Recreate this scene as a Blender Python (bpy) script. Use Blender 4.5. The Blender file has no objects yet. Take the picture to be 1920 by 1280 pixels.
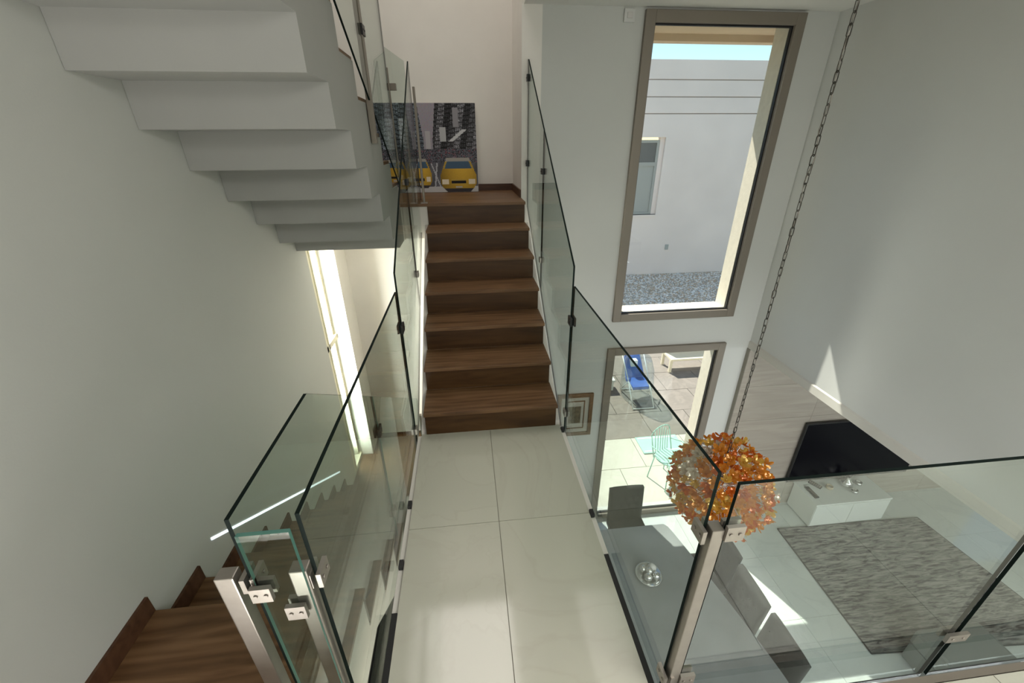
import bpy, bmesh, math, random
from mathutils import Vector, Matrix
random.seed(7)
SC = bpy.context.scene
COL = SC.collection

# ------------------------------------------------------------------ camera
F_PX, PITCH, YAW, ROLL = 771.229, 0.452, -0.106, -0.007
CAM = Vector((-0.066, -2.145, 1.695))
def cam_axes():
    cy, sy = math.cos(YAW), math.sin(YAW)
    f = Vector((-sy*math.cos(PITCH), cy*math.cos(PITCH), -math.sin(PITCH)))
    rt = Vector((cy, sy, 0)); up = rt.cross(f)
    c, s = math.cos(ROLL), math.sin(ROLL)
    return c*rt+s*up, -s*rt+c*up, f
_r, _u, _f = cam_axes()
cam_data = bpy.data.cameras.new('camera')
cam = bpy.data.objects.new('camera', cam_data); COL.objects.link(cam)
cam.matrix_world = Matrix(((_r.x, _u.x, -_f.x, CAM.x), (_r.y, _u.y, -_f.y, CAM.y), (_r.z, _u.z, -_f.z, CAM.z), (0, 0, 0, 1)))
cam_data.sensor_width = 36; cam_data.lens = F_PX/1920*36
cam_data.clip_start = 0.05; cam_data.clip_end = 200
SC.camera = cam

# ------------------------------------------------------------------ light
EXPOSURE = 0.35
SC.view_settings.view_transform = 'Standard'; SC.view_settings.look = 'None'
SC.view_settings.exposure = EXPOSURE; SC.view_settings.gamma = 1
SC.view_settings.use_curve_mapping = False
SC.cycles.transparent_max_bounces = 32
SC.cycles.max_bounces = 10; SC.cycles.diffuse_bounces = 6; SC.cycles.glossy_bounces = 5
SC.cycles.sample_clamp_indirect = 4.0
SC.cycles.caustics_reflective = False; SC.cycles.caustics_refractive = False
w = bpy.data.worlds.new('world'); SC.world = w; w.use_nodes = True
nt = w.node_tree; nt.nodes.clear()
sky = nt.nodes.new('ShaderNodeTexSky'); sky.sky_type = 'NISHITA'; sky.sun_disc = False
sky.sun_elevation = math.radians(53); sky.sun_rotation = math.radians(-20); sky.air_density = 1.3; sky.dust_density = 0.0; sky.ozone_density = 1.0
bg = nt.nodes.new('ShaderNodeBackground'); bg.inputs['Strength'].default_value = 0.135
wo = nt.nodes.new('ShaderNodeOutputWorld')
wb = nt.nodes.new('ShaderNodeMix'); wb.data_type = 'RGBA'; wb.blend_type = 'MULTIPLY'; wb.inputs[0].default_value = 1.0; wb.inputs[7].default_value = (0.90, 1.0, 1.03, 1)   # camera white balance
nt.links.new(sky.outputs[0], wb.inputs[6]); nt.links.new(wb.outputs[2], bg.inputs[0]); nt.links.new(bg.outputs[0], wo.inputs[0])
SUN = Vector((0.417, -1.0, -1.45)).normalized()
sd = bpy.data.lights.new('sun', 'SUN'); sd.energy = 8.0; sd.angle = math.radians(0.5); sd.color = (1.0, 0.95, 0.86)
so = bpy.data.objects.new('sun', sd); COL.objects.link(so)
so.rotation_euler = (-SUN).to_track_quat('Z', 'Y').to_euler(); so.location = (-4, 10, 14)
def area(name, loc, direction, sx, sy, energy, color):
    d = bpy.data.lights.new(name, 'AREA'); d.shape = 'RECTANGLE'; d.size = sx; d.size_y = sy
    d.energy = energy; d.color = color
    o = bpy.data.objects.new(name, d); COL.objects.link(o); o.location = loc
    o.rotation_euler = (-Vector(direction)).to_track_quat('Z', 'Y').to_euler()
    return o
area('fill_behind_camera', (-0.1, -5.6, 1.2), (0.42, 1, -0.05), 2.4, 2.0, 24, (1.0, 0.985, 0.94))  # unseen fill light added behind the camera, no window modelled there
area('fill_mezzanine', (1.8, -3.0, 2.62), (0, 0.1, -1), 2.4, 2.4, 108, (1.0, 0.985, 0.94))  # added fill under the mezzanine ceiling, not a lamp of the room
area('light_stair_skylight', (-0.4, 1.2, 5.3), (0, 0.0, -1), 1.5, 2.0, 34, (1.0, 0.93, 0.88))
area('fill_living', (5.6, -3.4, -0.6), (0.0, 0.55, -1), 4.2, 2.6, 205, (0.94, 0.98, 1.0))  # unseen fill panel added to brighten the living room
area('fill_dining', (1.8, -3.4, -0.45), (0.0, 0.6, -1), 2.2, 2.2, 130, (0.96, 0.98, 1.0))  # extra fill added for the dining area below the mezzanine
area('fill_stairwell_below', (-0.9, -3.2, -1.2), (0, 1, 0.0), 0.9, 1.4, 170, (1.0, 0.98, 0.93))  # fill added to lift the dark lower stairs
area('light_slit_window', (-1.50, 1.62, -0.3), (1, 0.15, 0), 0.18, 2.2, 48, (1.0, 0.97, 0.88))

# ------------------------------------------------------------------ materials
MATS = {}
def newmat(name):
    m = bpy.data.materials.new(name); m.use_nodes = True; MATS[name] = m
    return m, m.node_tree, m.node_tree.nodes['Principled BSDF']
def N(nt, t, **kw):
    n = nt.nodes.new(t)
    for k, v in kw.items(): setattr(n, k, v)
    return n
def plain(name, col, rough=0.5, metal=0.0, noise=0.0, nscale=6.0, bump=0.0, bscale=60.0, ior=1.45, coat=0.0):
    m, nt, b = newmat(name)
    b.inputs['Roughness'].default_value = rough; b.inputs['Metallic'].default_value = metal
    b.inputs['IOR'].default_value = ior; b.inputs['Coat Weight'].default_value = coat
    b.inputs['Base Color'].default_value = (*col, 1)
    tc = N(nt, 'ShaderNodeTexCoord')
    nz = N(nt, 'ShaderNodeTexNoise'); nz.inputs['Scale'].default_value = nscale; nz.inputs['Detail'].default_value = 6
    nt.links.new(tc.outputs['Object'], nz.inputs['Vector'])
    rp = N(nt, 'ShaderNodeValToRGB')
    k = max(noise, 0.015)
    rp.color_ramp.elements[0].position = 0.3; rp.color_ramp.elements[1].position = 0.7
    rp.color_ramp.elements[0].color = (*[c*(1-k) for c in col], 1); rp.color_ramp.elements[1].color = (*[min(1, c*(1+k)) for c in col], 1)
    nt.links.new(nz.outputs['Fac'], rp.inputs['Fac']); nt.links.new(rp.outputs['Color'], b.inputs['Base Color'])
    if bump > 0:
        n2 = N(nt, 'ShaderNodeTexNoise'); n2.inputs['Scale'].default_value = bscale; n2.inputs['Detail'].default_value = 4
        nt.links.new(tc.outputs['Object'], n2.inputs['Vector'])
        bp = N(nt, 'ShaderNodeBump'); bp.inputs['Strength'].default_value = bump; bp.inputs['Distance'].default_value = 0.01
        nt.links.new(n2.outputs['Fac'], bp.inputs['Height']); nt.links.new(bp.outputs['Normal'], b.inputs['Normal'])
    return m
def wood(name, dark, mid, light, scale=(1.6, 14, 14), rough=0.42):
    m, nt, b = newmat(name)
    tc = N(nt, 'ShaderNodeTexCoord'); oi = N(nt, 'ShaderNodeObjectInfo')
    ad = N(nt, 'ShaderNodeVectorMath', operation='ADD')
    mu = N(nt, 'ShaderNodeMath', operation='MULTIPLY'); mu.inputs[1].default_value = 37.0
    nt.links.new(oi.outputs['Random'], mu.inputs[0]); nt.links.new(tc.outputs['Object'], ad.inputs[0]); nt.links.new(mu.outputs[0], ad.inputs[1])
    mp = N(nt, 'ShaderNodeMapping'); mp.inputs['Scale'].default_value = scale
    nt.links.new(ad.outputs[0], mp.inputs['Vector'])
    n1 = N(nt, 'ShaderNodeTexNoise'); n1.inputs['Scale'].default_value = 1.0; n1.inputs['Detail'].default_value = 5; n1.inputs['Distortion'].default_value = 1.4
    nt.links.new(mp.outputs[0], n1.inputs['Vector'])
    wv = N(nt, 'ShaderNodeTexWave', wave_type='BANDS', bands_direction='Y'); wv.inputs['Scale'].default_value = 0.55; wv.inputs['Distortion'].default_value = 7; wv.inputs['Detail'].default_value = 4; wv.inputs['Detail Scale'].default_value = 1.2
    nt.links.new(mp.outputs[0], wv.inputs['Vector'])
    mx = N(nt, 'ShaderNodeMath', operation='MULTIPLY_ADD'); mx.inputs[1].default_value = 0.16
    nt.links.new(wv.outputs['Fac'], mx.inputs[0]); 
    m2 = N(nt, 'ShaderNodeMath', operation='MULTIPLY'); m2.inputs[1].default_value = 0.92
    nt.links.new(n1.outputs['Fac'], m2.inputs[0]); nt.links.new(m2.outputs[0], mx.inputs[2])
    rp = N(nt, 'ShaderNodeValToRGB'); e = rp.color_ramp.elements
    e[0].position = 0.25; e[0].color = (*dark, 1); e[1].position = 0.85; e[1].color = (*light, 1)
    k = e.new(0.52); k.color = (*mid, 1)
    nt.links.new(mx.outputs[0], rp.inputs['Fac']); nt.links.new(rp.outputs['Color'], b.inputs['Base Color'])
    b.inputs['Roughness'].default_value = rough; b.inputs['Specular IOR Level'].default_value = 0.3
    return m
def stone(name, base, vein, scale=1.2, rough=0.12, stretch=(1, 1, 1), ior=1.5, vw=0.06, var=0.08, dist=3.0):
    m, nt, b = newmat(name)
    tc = N(nt, 'ShaderNodeTexCoord'); oi = N(nt, 'ShaderNodeObjectInfo')
    mu = N(nt, 'ShaderNodeMath', operation='MULTIPLY'); mu.inputs[1].default_value = 53.0
    ad = N(nt, 'ShaderNodeVectorMath', operation='ADD')
    nt.links.new(oi.outputs['Random'], mu.inputs[0]); nt.links.new(tc.outputs['Object'], ad.inputs[0]); nt.links.new(mu.outputs[0], ad.inputs[1])
    mp = N(nt, 'ShaderNodeMapping'); mp.inputs['Scale'].default_value = stretch
    nt.links.new(ad.outputs[0], mp.inputs['Vector'])
    n1 = N(nt, 'ShaderNodeTexNoise'); n1.inputs['Scale'].default_value = scale; n1.inputs['Detail'].default_value = 8; n1.inputs['Distortion'].default_value = dist
    nt.links.new(mp.outputs[0], n1.inputs['Vector'])
    rp = N(nt, 'ShaderNodeValToRGB'); e = rp.color_ramp.elements
    e[0].position = 0.5-vw; e[0].color = (*base, 1); e[1].position = 0.5+vw; e[1].color = (*[min(1, c*(1-var)) for c in base], 1)
    k = e.new(0.5); k.color = (*vein, 1)
    nt.links.new(n1.outputs['Fac'], rp.inputs['Fac'])
    n2 = N(nt, 'ShaderNodeTexNoise'); n2.inputs['Scale'].default_value = scale*2.3; n2.inputs['Detail'].default_value = 6
    nt.links.new(mp.outputs[0], n2.inputs['Vector'])
    mxc = N(nt, 'ShaderNodeMix', data_type='RGBA'); mxc.inputs[7].default_value = (*base, 1)
    nt.links.new(n2.outputs['Fac'], mxc.inputs[0]); nt.links.new(rp.outputs['Color'], mxc.inputs[6]); nt.links.new(mxc.outputs[2], b.inputs['Base Color'])
    b.inputs['Roughness'].default_value = rough; b.inputs['IOR'].default_value = ior
    return m
def glass(name, tint, refl=1.5):
    m = bpy.data.materials.new(name); m.use_nodes = True; MATS[name] = m
    nt = m.node_tree; nt.nodes.clear()
    o = N(nt, 'ShaderNodeOutputMaterial'); mx = N(nt, 'ShaderNodeMixShader'); tr = N(nt, 'ShaderNodeBsdfTransparent'); gl = N(nt, 'ShaderNodeBsdfGlossy')
    f0 = ((refl-1)/(refl+1))**2
    ge = N(nt, 'ShaderNodeNewGeometry'); dt = N(nt, 'ShaderNodeVectorMath', operation='DOT_PRODUCT')
    nt.links.new(ge.outputs['Incoming'], dt.inputs[0]); nt.links.new(ge.outputs['Normal'], dt.inputs[1])
    ab = N(nt, 'ShaderNodeMath', operation='ABSOLUTE'); nt.links.new(dt.outputs['Value'], ab.inputs[0])
    om = N(nt, 'ShaderNodeMath', operation='SUBTRACT'); om.inputs[0].default_value = 1.0; nt.links.new(ab.outputs[0], om.inputs[1])
    pw = N(nt, 'ShaderNodeMath', operation='POWER'); pw.inputs[1].default_value = 5.0; nt.links.new(om.outputs[0], pw.inputs[0])
    fr = N(nt, 'ShaderNodeMath', operation='MULTIPLY_ADD'); fr.inputs[1].default_value = 0.75*(1-f0); fr.inputs[2].default_value = f0
    nt.links.new(pw.outputs[0], fr.inputs[0])
    tr.inputs['Color'].default_value = (*tint, 1); gl.inputs['Roughness'].default_value = 0.0
    nz = N(nt, 'ShaderNodeTexNoise'); nz.inputs['Scale'].default_value = 1.5
    bp = N(nt, 'ShaderNodeBump'); bp.inputs['Strength'].default_value = 0.02; bp.inputs['Distance'].default_value = 0.01
    nt.links.new(nz.outputs['Fac'], bp.inputs['Height']); nt.links.new(bp.outputs['Normal'], gl.inputs['Normal'])
    nt.links.new(fr.outputs[0], mx.inputs[0]); nt.links.new(tr.outputs[0], mx.inputs[1]); nt.links.new(gl.outputs[0], mx.inputs[2]); nt.links.new(mx.outputs[0], o.inputs[0])
    return m
def emit(name, col, s):
    m = bpy.data.materials.new(name); m.use_nodes = True; MATS[name] = m
    b = m.node_tree.nodes['Principled BSDF']; b.inputs['Base Color'].default_value = (*col, 1)
    b.inputs['Emission Color'].default_value = (*col, 1); b.inputs['Emission Strength'].default_value = s
    return m

M_WALL = plain('white_wall_paint', (0.565, 0.57, 0.545), 0.75, noise=0.012, nscale=1.5, bump=0.04, bscale=120)
M_TRIM = plain('stone_trim', (0.56, 0.54, 0.49), 0.8)
M_CEIL = plain('white_ceiling_paint', (0.68, 0.67, 0.63), 0.8, noise=0.01)
M_CREAM = plain('cream_wall_paint', (0.80, 0.77, 0.72), 0.75, noise=0.012)
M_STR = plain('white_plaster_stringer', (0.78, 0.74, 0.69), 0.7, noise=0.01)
M_SOFFIT = plain('shaded_soffit_plaster', (0.36, 0.36, 0.34), 0.8, noise=0.012)  # same paint as the walls, shade put into a darker colour
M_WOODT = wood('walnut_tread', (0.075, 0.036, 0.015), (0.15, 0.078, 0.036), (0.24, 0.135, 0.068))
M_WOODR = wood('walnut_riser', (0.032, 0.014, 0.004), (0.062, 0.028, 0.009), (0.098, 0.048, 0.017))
M_SKIRT = wood('walnut_skirting', (0.045, 0.020, 0.010), (0.085, 0.038, 0.02), (0.125, 0.060, 0.032))
M_TILE = stone('polished_cream_tile', (0.55, 0.54, 0.455), (0.50, 0.48, 0.40), 1.1, 0.09, ior=1.6, vw=0.03, var=0.03)
M_TILE2 = stone('polished_grey_tile', (0.60, 0.635, 0.605), (0.50, 0.53, 0.51), 0.9, 0.05, ior=2.1, vw=0.03, var=0.05)
M_GROUT = plain('grout', (0.26, 0.24, 0.20), 0.8)
M_TRAV = stone('travertine_slab', (0.38, 0.34, 0.29), (0.28, 0.245, 0.205), 1.6, 0.35, stretch=(0.5, 0.5, 5), vw=0.12, var=0.14, dist=1.0)
M_GLASS = glass('railing_glass', (0.90, 0.942, 0.917), 1.64)
M_WGLASS = glass('window_glass', (0.96, 0.98, 0.97), 1.45)
M_EDGE = plain('dark_green_glass_edge', (0.006, 0.012, 0.010), 0.7, ior=1.2)
M_EDGEL = plain('teal_glass_edge', (0.10, 0.24, 0.20), 0.2)
M_STEEL = plain('brushed_steel', (0.36, 0.33, 0.295), 0.34, metal=0.8, noise=0.05, nscale=30)
M_FRAME = plain('bronze_grey_window_frame', (0.23, 0.20, 0.165), 0.45, metal=0.25)
M_GASK = plain('black_rubber_gasket', (0.008, 0.008, 0.008), 0.5)
M_WFRAME = plain('cream_window_frame', (0.85, 0.80, 0.62), 0.4)
M_STUCCO = plain('cream_stucco', (0.80, 0.73, 0.60), 0.9, noise=0.05, nscale=20, bump=0.3, bscale=150)
M_EAVE = plain('ochre_eave_render', (0.62, 0.48, 0.33), 0.9, noise=0.03)
M_NEIGH = plain('lilac_grey_render', (0.90, 0.80, 0.74), 0.9, noise=0.05, nscale=0.7, bump=0.2, bscale=12)
M_NBAND = plain('ochre_groove', (0.36, 0.30, 0.26), 0.9)
M_GRAVELB = plain('gravel_bed', (0.76, 0.60, 0.42), 0.95, noise=0.4, nscale=30)
M_GRAV = [plain('pebble_white', (0.98, 0.92, 0.82), 0.9), plain('pebble_brown', (0.70, 0.50, 0.32), 0.9), plain('pebble_grey', (0.50, 0.45, 0.38), 0.9)]
M_PATIO_SHADE = stone('shaded_patio_stone', (0.235, 0.205, 0.175), (0.16, 0.14, 0.12), 1.5, 0.8, vw=0.1, var=0.15)  # patio stone with shade put into its colour
M_PATIO_LIT = stone('lit_patio_stone', (0.56, 0.54, 0.46), (0.46, 0.44, 0.37), 1.5, 0.8, vw=0.1, var=0.08)  # the same stone in its sunlit tone
M_TABLE = plain('grey_ceramic_tabletop', (0.235, 0.242, 0.247), 0.38, noise=0.12, nscale=3)
M_CHAIR = plain('charcoal_upholstery', (0.016, 0.016, 0.016), 0.85, noise=0.1, nscale=20, bump=0.2, bscale=300)
M_BLACK = plain('black_metal', (0.02, 0.02, 0.02), 0.4)
M_SCREEN = plain('black_tv_screen', (0.003, 0.003, 0.005), 0.25, ior=1.2)
M_WHITE = plain('white_lacquer', (0.70, 0.72, 0.68), 0.25)
M_OTTO = plain('grey_green_leather', (0.17, 0.18, 0.165), 0.45, noise=0.06)
M_SILVER = plain('silver_glass', (0.6, 0.6, 0.58), 0.15, metal=0.8)
M_CHROME = plain('chrome', (0.7, 0.7, 0.7), 0.1, metal=1.0)
M_CHAIN = plain('dark_chain_metal', (0.06, 0.055, 0.045), 0.4, metal=0.6)
M_GOLDF = plain('antique_gold_frame', (0.17, 0.10, 0.05), 0.4, metal=0.4, noise=0.3, nscale=40)
M_MAT = plain('cream_picture_mat', (0.42, 0.40, 0.34), 0.8)
M_PRINT = plain('brown_print', (0.12, 0.10, 0.06), 0.7, noise=0.5, nscale=30)
M_PLASTIC = plain('white_plastic', (0.62, 0.62, 0.6), 0.4)
M_BLUE = plain('blue_fabric', (0.03, 0.13, 0.50), 0.7, noise=0.1)
M_MINT = plain('mint_metal', (0.36, 0.58, 0.50), 0.5)
M_CREAMW = plain('cream_painted_wood', (0.78, 0.70, 0.52), 0.6)
M_BEIGE = plain('beige_panel', (0.50, 0.42, 0.29), 0.7)
M_CANVAS = plain('white_canvas_edge', (0.62, 0.60, 0.58), 0.8)
M_STREAK = emit('white_light_streak', (0.86, 0.94, 1.0), 1.25)  # glow for the streak of light on the left wall
M_DGLASS = plain('dark_window_pane', (0.10, 0.11, 0.11), 0.08)
M_BLIND = plain('grey_blind', (0.42, 0.43, 0.40), 0.6)
def amber(name, col, rough=0.08):
    m, nt, b = newmat(name)
    nz = N(nt, 'ShaderNodeTexNoise'); nz.inputs['Scale'].default_value = 30
    rp = N(nt, 'ShaderNodeValToRGB'); rp.color_ramp.elements[0].color = (*[c*0.55 for c in col], 1); rp.color_ramp.elements[1].color = (*[min(1, c*1.4) for c in col], 1)
    nt.links.new(nz.outputs['Fac'], rp.inputs['Fac']); nt.links.new(rp.outputs[0], b.inputs['Base Color'])
    b.inputs['Roughness'].default_value = rough; b.inputs['Metallic'].default_value = 0.35
    b.inputs['Coat Weight'].default_value = 1.0
    tr = N(nt, 'ShaderNodeBsdfTranslucent'); nt.links.new(rp.outputs[0], tr.inputs['Color'])
    mx = N(nt, 'ShaderNodeMixShader'); mx.inputs[0].default_value = 0.5
    out = nt.nodes['Material Output']
    nt.links.new(b.outputs[0], mx.inputs[1]); nt.links.new(tr.outputs[0], mx.inputs[2]); nt.links.new(mx.outputs[0], out.inputs[0])
    return m
M_AMB = [amber('amber_glass', (0.95, 0.29, 0.025)), amber('deep_amber_glass', (0.72, 0.16, 0.012)), amber('golden_glass', (1.0, 0.48, 0.08)), amber('pale_crystal_glass', (0.75, 0.62, 0.50))]
M_CLEARP = glass('clear_plastic', (0.80, 0.86, 0.88), 1.5)
def rug_mat():
    m, nt, b = newmat('grey_streaked_rug')
    tc = N(nt, 'ShaderNodeTexCoord'); mp = N(nt, 'ShaderNodeMapping'); mp.inputs['Scale'].default_value = (3.2, 22, 1); mp.inputs['Rotation'].default_value = (0, 0, 0.12)
    nt.links.new(tc.outputs['Object'], mp.inputs['Vector'])
    n1 = N(nt, 'ShaderNodeTexNoise'); n1.inputs['Scale'].default_value = 1.6; n1.inputs['Detail'].default_value = 8; n1.inputs['Roughness'].default_value = 0.65; n1.inputs['Distortion'].default_value = 0.9
    nt.links.new(mp.outputs[0], n1.inputs['Vector'])
    rp = N(nt, 'ShaderNodeValToRGB'); e = rp.color_ramp.elements
    e[0].position = 0.40; e[0].color = (0.012, 0.012, 0.016, 1); e[1].position = 0.60; e[1].color = (0.29, 0.28, 0.255, 1)
    k = e.new(0.47); k.color = (0.13, 0.127, 0.12, 1)
    nt.links.new(n1.outputs['Fac'], rp.inputs['Fac']); nt.links.new(rp.outputs[0], b.inputs['Base Color'])
    b.inputs['Roughness'].default_value = 1.0
    bp = N(nt, 'ShaderNodeBump'); bp.inputs['Strength'].default_value = 0.3; nt.links.new(n1.outputs['Fac'], bp.inputs['Height']); nt.links.new(bp.outputs['Normal'], b.inputs['Normal'])
    return m
M_RUG = rug_mat()
def print_mat():
    m, nt, b = newmat('printed_canvas')
    a = N(nt, 'ShaderNodeVertexColor'); a.layer_name = 'Col'
    nt.links.new(a.outputs['Color'], b.inputs['Base Color']); b.inputs['Roughness'].default_value = 0.6; b.inputs['Specular IOR Level'].default_value = 0.2
    return m
M_PIC = print_mat()

# ------------------------------------------------------------------ mesh helpers
def bm_box(bm, lo, hi, mi=0, skip=()):
    x0, y0, z0 = lo; x1, y1, z1 = hi
    v = [bm.verts.new(p) for p in ((x0,y0,z0),(x1,y0,z0),(x1,y1,z0),(x0,y1,z0),(x0,y0,z1),(x1,y0,z1),(x1,y1,z1),(x0,y1,z1))]
    fs = {'-z':(0,3,2,1),'+z':(4,5,6,7),'-y':(0,1,5,4),'+y':(2,3,7,6),'-x':(3,0,4,7),'+x':(1,2,6,5)}
    for k, f in fs.items():
        if k in skip: continue
        fc = bm.faces.new([v[i] for i in f]); fc.material_index = mi
def bm_prism(bm, pts, axis, a, b, mi=0, capmi=None):
    """pts: 2D polygon in the other two axes; axis 0: (y,z) ; 1: (x,z) ; 2: (x,y)."""
    def mk(p, t):
        if axis == 0: return (t, p[0], p[1])
        if axis == 1: return (p[0], t, p[1])
        return (p[0], p[1], t)
    A = [bm.verts.new(mk(p, a)) for p in pts]; B = [bm.verts.new(mk(p, b)) for p in pts]
    n = len(pts)
    for i in range(n):
        f = bm.faces.new((A[i], A[(i+1) % n], B[(i+1) % n], B[i])); f.material_index = mi
    for ring in (A, B):
        f = bm.faces.new(ring); f.material_index = mi if capmi is None else capmi
def bm_tube(bm, p0, p1, r0, r1=None, seg=10, mi=0, caps=True):
    p0, p1 = Vector(p0), Vector(p1); r1 = r0 if r1 is None else r1
    d = (p1-p0).normalized(); q = d.to_track_quat('Z', 'Y')
    A, B = [], []
    for i in range(seg):
        a = 2*math.pi*i/seg; o = Vector((math.cos(a), math.sin(a), 0))
        A.append(bm.verts.new(p0+q@(o*r0))); B.append(bm.verts.new(p1+q@(o*r1)))
    for i in range(seg):
        f = bm.faces.new((A[i], A[(i+1) % seg], B[(i+1) % seg], B[i])); f.material_index = mi; f.smooth = True
    if caps:
        f = bm.faces.new(A[::-1]); f.material_index = mi; f = bm.faces.new(B); f.material_index = mi
def bm_path(bm, pts, r, seg=8, mi=0):
    for a, b in zip(pts[:-1], pts[1:]): bm_tube(bm, a, b, r, seg=seg, mi=mi)
def bm_lathe(bm, c, prof, seg=24, mi=0, closed=False):
    rings = []
    for r, z in prof:
        rings.append([bm.verts.new((c[0]+r*math.cos(2*math.pi*i/seg), c[1]+r*math.sin(2*math.pi*i/seg), c[2]+z)) for i in range(seg)])
    for a, b in zip(rings[:-1], rings[1:]):
        for i in range(seg):
            f = bm.faces.new((a[i], a[(i+1) % seg], b[(i+1) % seg], b[i])); f.smooth = True; f.material_index = mi
    for r, rev in ((rings[0], True), (rings[-1], False)):
        f = bm.faces.new(r[::-1] if rev else r); f.material_index = mi
def build(name, bm, mats, parent=None, bevel=0.0, origin=None):
    bmesh.ops.remove_doubles(bm, verts=bm.verts, dist=1e-6) if False else None
    bmesh.ops.recalc_face_normals(bm, faces=bm.faces)
    if bevel > 0:
        es = [e for e in bm.edges if len(e.link_faces) == 2 and e.calc_face_angle(0) > 0.6]
        bmesh.ops.bevel(bm, geom=es, offset=bevel, segments=2, affect='EDGES', profile=0.6)
    me = bpy.data.meshes.new(name); bm.to_mesh(me); bm.free()
    for m in (mats if isinstance(mats, (list, tuple)) else [mats]): me.materials.append(m)
    o = bpy.data.objects.new(name, me); COL.objects.link(o)
    if parent is not None:
        o.parent = parent
        if parent.type == 'EMPTY' or True:
            o.matrix_parent_inverse = Matrix.Identity(4)
    return o
def box(name, lo, hi, mat, parent=None, bevel=0.0):
    bm = bmesh.new(); bm_box(bm, lo, hi); return build(name, bm, mat, parent, bevel)
def struct(o): o['kind'] = 'structure'; return o
def S(name, lo, hi, mat, parent=None, bevel=0.0): return struct(box(name, lo, hi, mat, parent, bevel))
def tag(o, label, cat, group=None):
    o['label'] = label; o['category'] = cat
    if group: o['group'] = group
    return o
def thing(name, label, cat, loc=(0, 0, 0), rz=0.0, group=None):
    o = bpy.data.objects.new(name, None); COL.objects.link(o); o.location = loc; o.rotation_euler = (0, 0, rz)
    o.empty_display_size = 0.1
    return tag(o, label, cat, group)
def copy_tree(o, parent=None):
    kids = [c for c in bpy.data.objects if c.parent == o]
    c = o.copy(); COL.objects.link(c)
    if parent: c.parent = parent
    for k in kids: copy_tree(k, c)
    return c

# ------------------------------------------------------------------ dimensions
RISE, GO = 0.175, 0.26
XL, XR = -0.396, 0.455          # up-flight tread ends
WX, YW = -1.41, 1.85            # left wall, window wall
ZL = -3.08                      # living floor
RWX = 3.157                     # right upper wall
ZC = 2.66

# ------------------------------------------------------------------ room shell
TH = 0.17
# left wall with the tall slit window
struct(build('wall_left', (lambda bm: (bm_box(bm, (WX-0.2, -6, ZL), (WX, 1.43, 5.6)), bm_box(bm, (WX-0.2, 1.43, 0.95), (WX, 1.77, 5.6)),
      bm_box(bm, (WX-0.2, 1.43, ZL), (WX, 1.77, -1.575)), bm_box(bm, (WX-0.2, 1.77, ZL), (WX, 2.75, 5.6)), bm)[-1])(bmesh.new()), M_WALL))
S('wall_pier', (WX, 1.77, -1.575), (-1.29, 2.1, 0.93), M_CREAM)
S('wall_stair_lower', (WX, 2.1, ZL), (0.47, 2.3, 0.93), M_CREAM)
S('wall_back', (WX-0.2, 2.55, 0.93), (0.62, 2.75, 5.6), M_CREAM)
S('wall_landing_side', (0.455, 1.85, 0.93), (0.62, 2.55, 5.6), M_CREAM)
# window wall (right of the stairs) with two openings
def window_wall():
    bm = bmesh.new(); y0, y1 = YW, YW+TH
    X0, X1 = 0.47, 12.0
    def b(x0, x1, z0, z1): bm_box(bm, (x0, y0, z0), (x1, y1, z1))
    b(0.62, 1.47, ZL-0.2, 2.9); b(0.47, 0.62, ZL-0.2, 0.93)
    b(1.47, 2.81, -0.45, -0.05); b(1.47, 2.81, 2.62, 2.9); b(1.47, 2.81, ZL-0.2, ZL)
    b(2.81, 7.93, ZL-0.2, 2.9); b(7.93, 9.73, -0.7, 2.9); b(7.93, 9.73, ZL-0.2, ZL); b(9.73, X1, ZL-0.2, 2.9)
    return struct(build('wall_far', bm, M_WALL))
window_wall()
S('wall_right', (RWX, -6, -0.5), (RWX+0.25, YW, ZC+0.2), M_WALL)
S('ceiling', (0.47, -6, ZC), (RWX, YW, ZC+0.2), M_CEIL)
S('ceiling_living', (RWX+0.25, -6, -0.5), (12.0, YW, -0.3), M_CEIL)
S('wall_upper_side', (0.47, -6, ZC+0.2), (0.62, 1.85, 5.6), M_WALL)
S('ceiling_stair', (WX-0.2, -6, 5.6), (0.62, 2.75, 5.7), M_CEIL)
S('wall_behind', (WX-0.2, -6.2, ZL-0.2), (12.0, -6, 5.7), M_WALL)
S('wall_living_right', (12.0, -6, ZL-0.2), (12.2, 2.02, 0), M_WALL)
# ledge trim along the foot of the right wall
bm = bmesh.new(); bm_prism(bm, [(RWX+0.0, -0.5), (RWX-0.012, -0.5), (RWX-0.012, -0.42), (RWX, -0.408)], 1, -6, YW-0.001)
struct(build('trim_1', bm, M_TRIM))
S('wall_under_bridge', (-0.36, -6, ZL), (0.40, 1.11, -0.32), M_WALL)

# mezzanine slab on which the camera stands
S('floor_mezzanine', (-0.56, -6, -0.30), (RWX, -1.54, -0.012), M_STR)
mz = struct(box('floor_mezzanine_bed', (-0.56, -6, -0.012), (RWX, -1.545, -0.004), M_GROUT)); mz.name = 'trim_2'
for i in range(5):
    x0 = -0.56+i*0.75; x1 = min(x0+0.747, RWX)
    if x1-x0 < 0.1: continue
    for j in range(2):
        o = box('tile', (x0, -1.545-0.75*(j+1)+0.003, -0.004), (x1, -1.545-0.75*j, 0.0), M_TILE, mz)
S('trim_3', (0.56, -1.54, -0.05), (RWX, -1.518, -0.006), M_FRAME)

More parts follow.
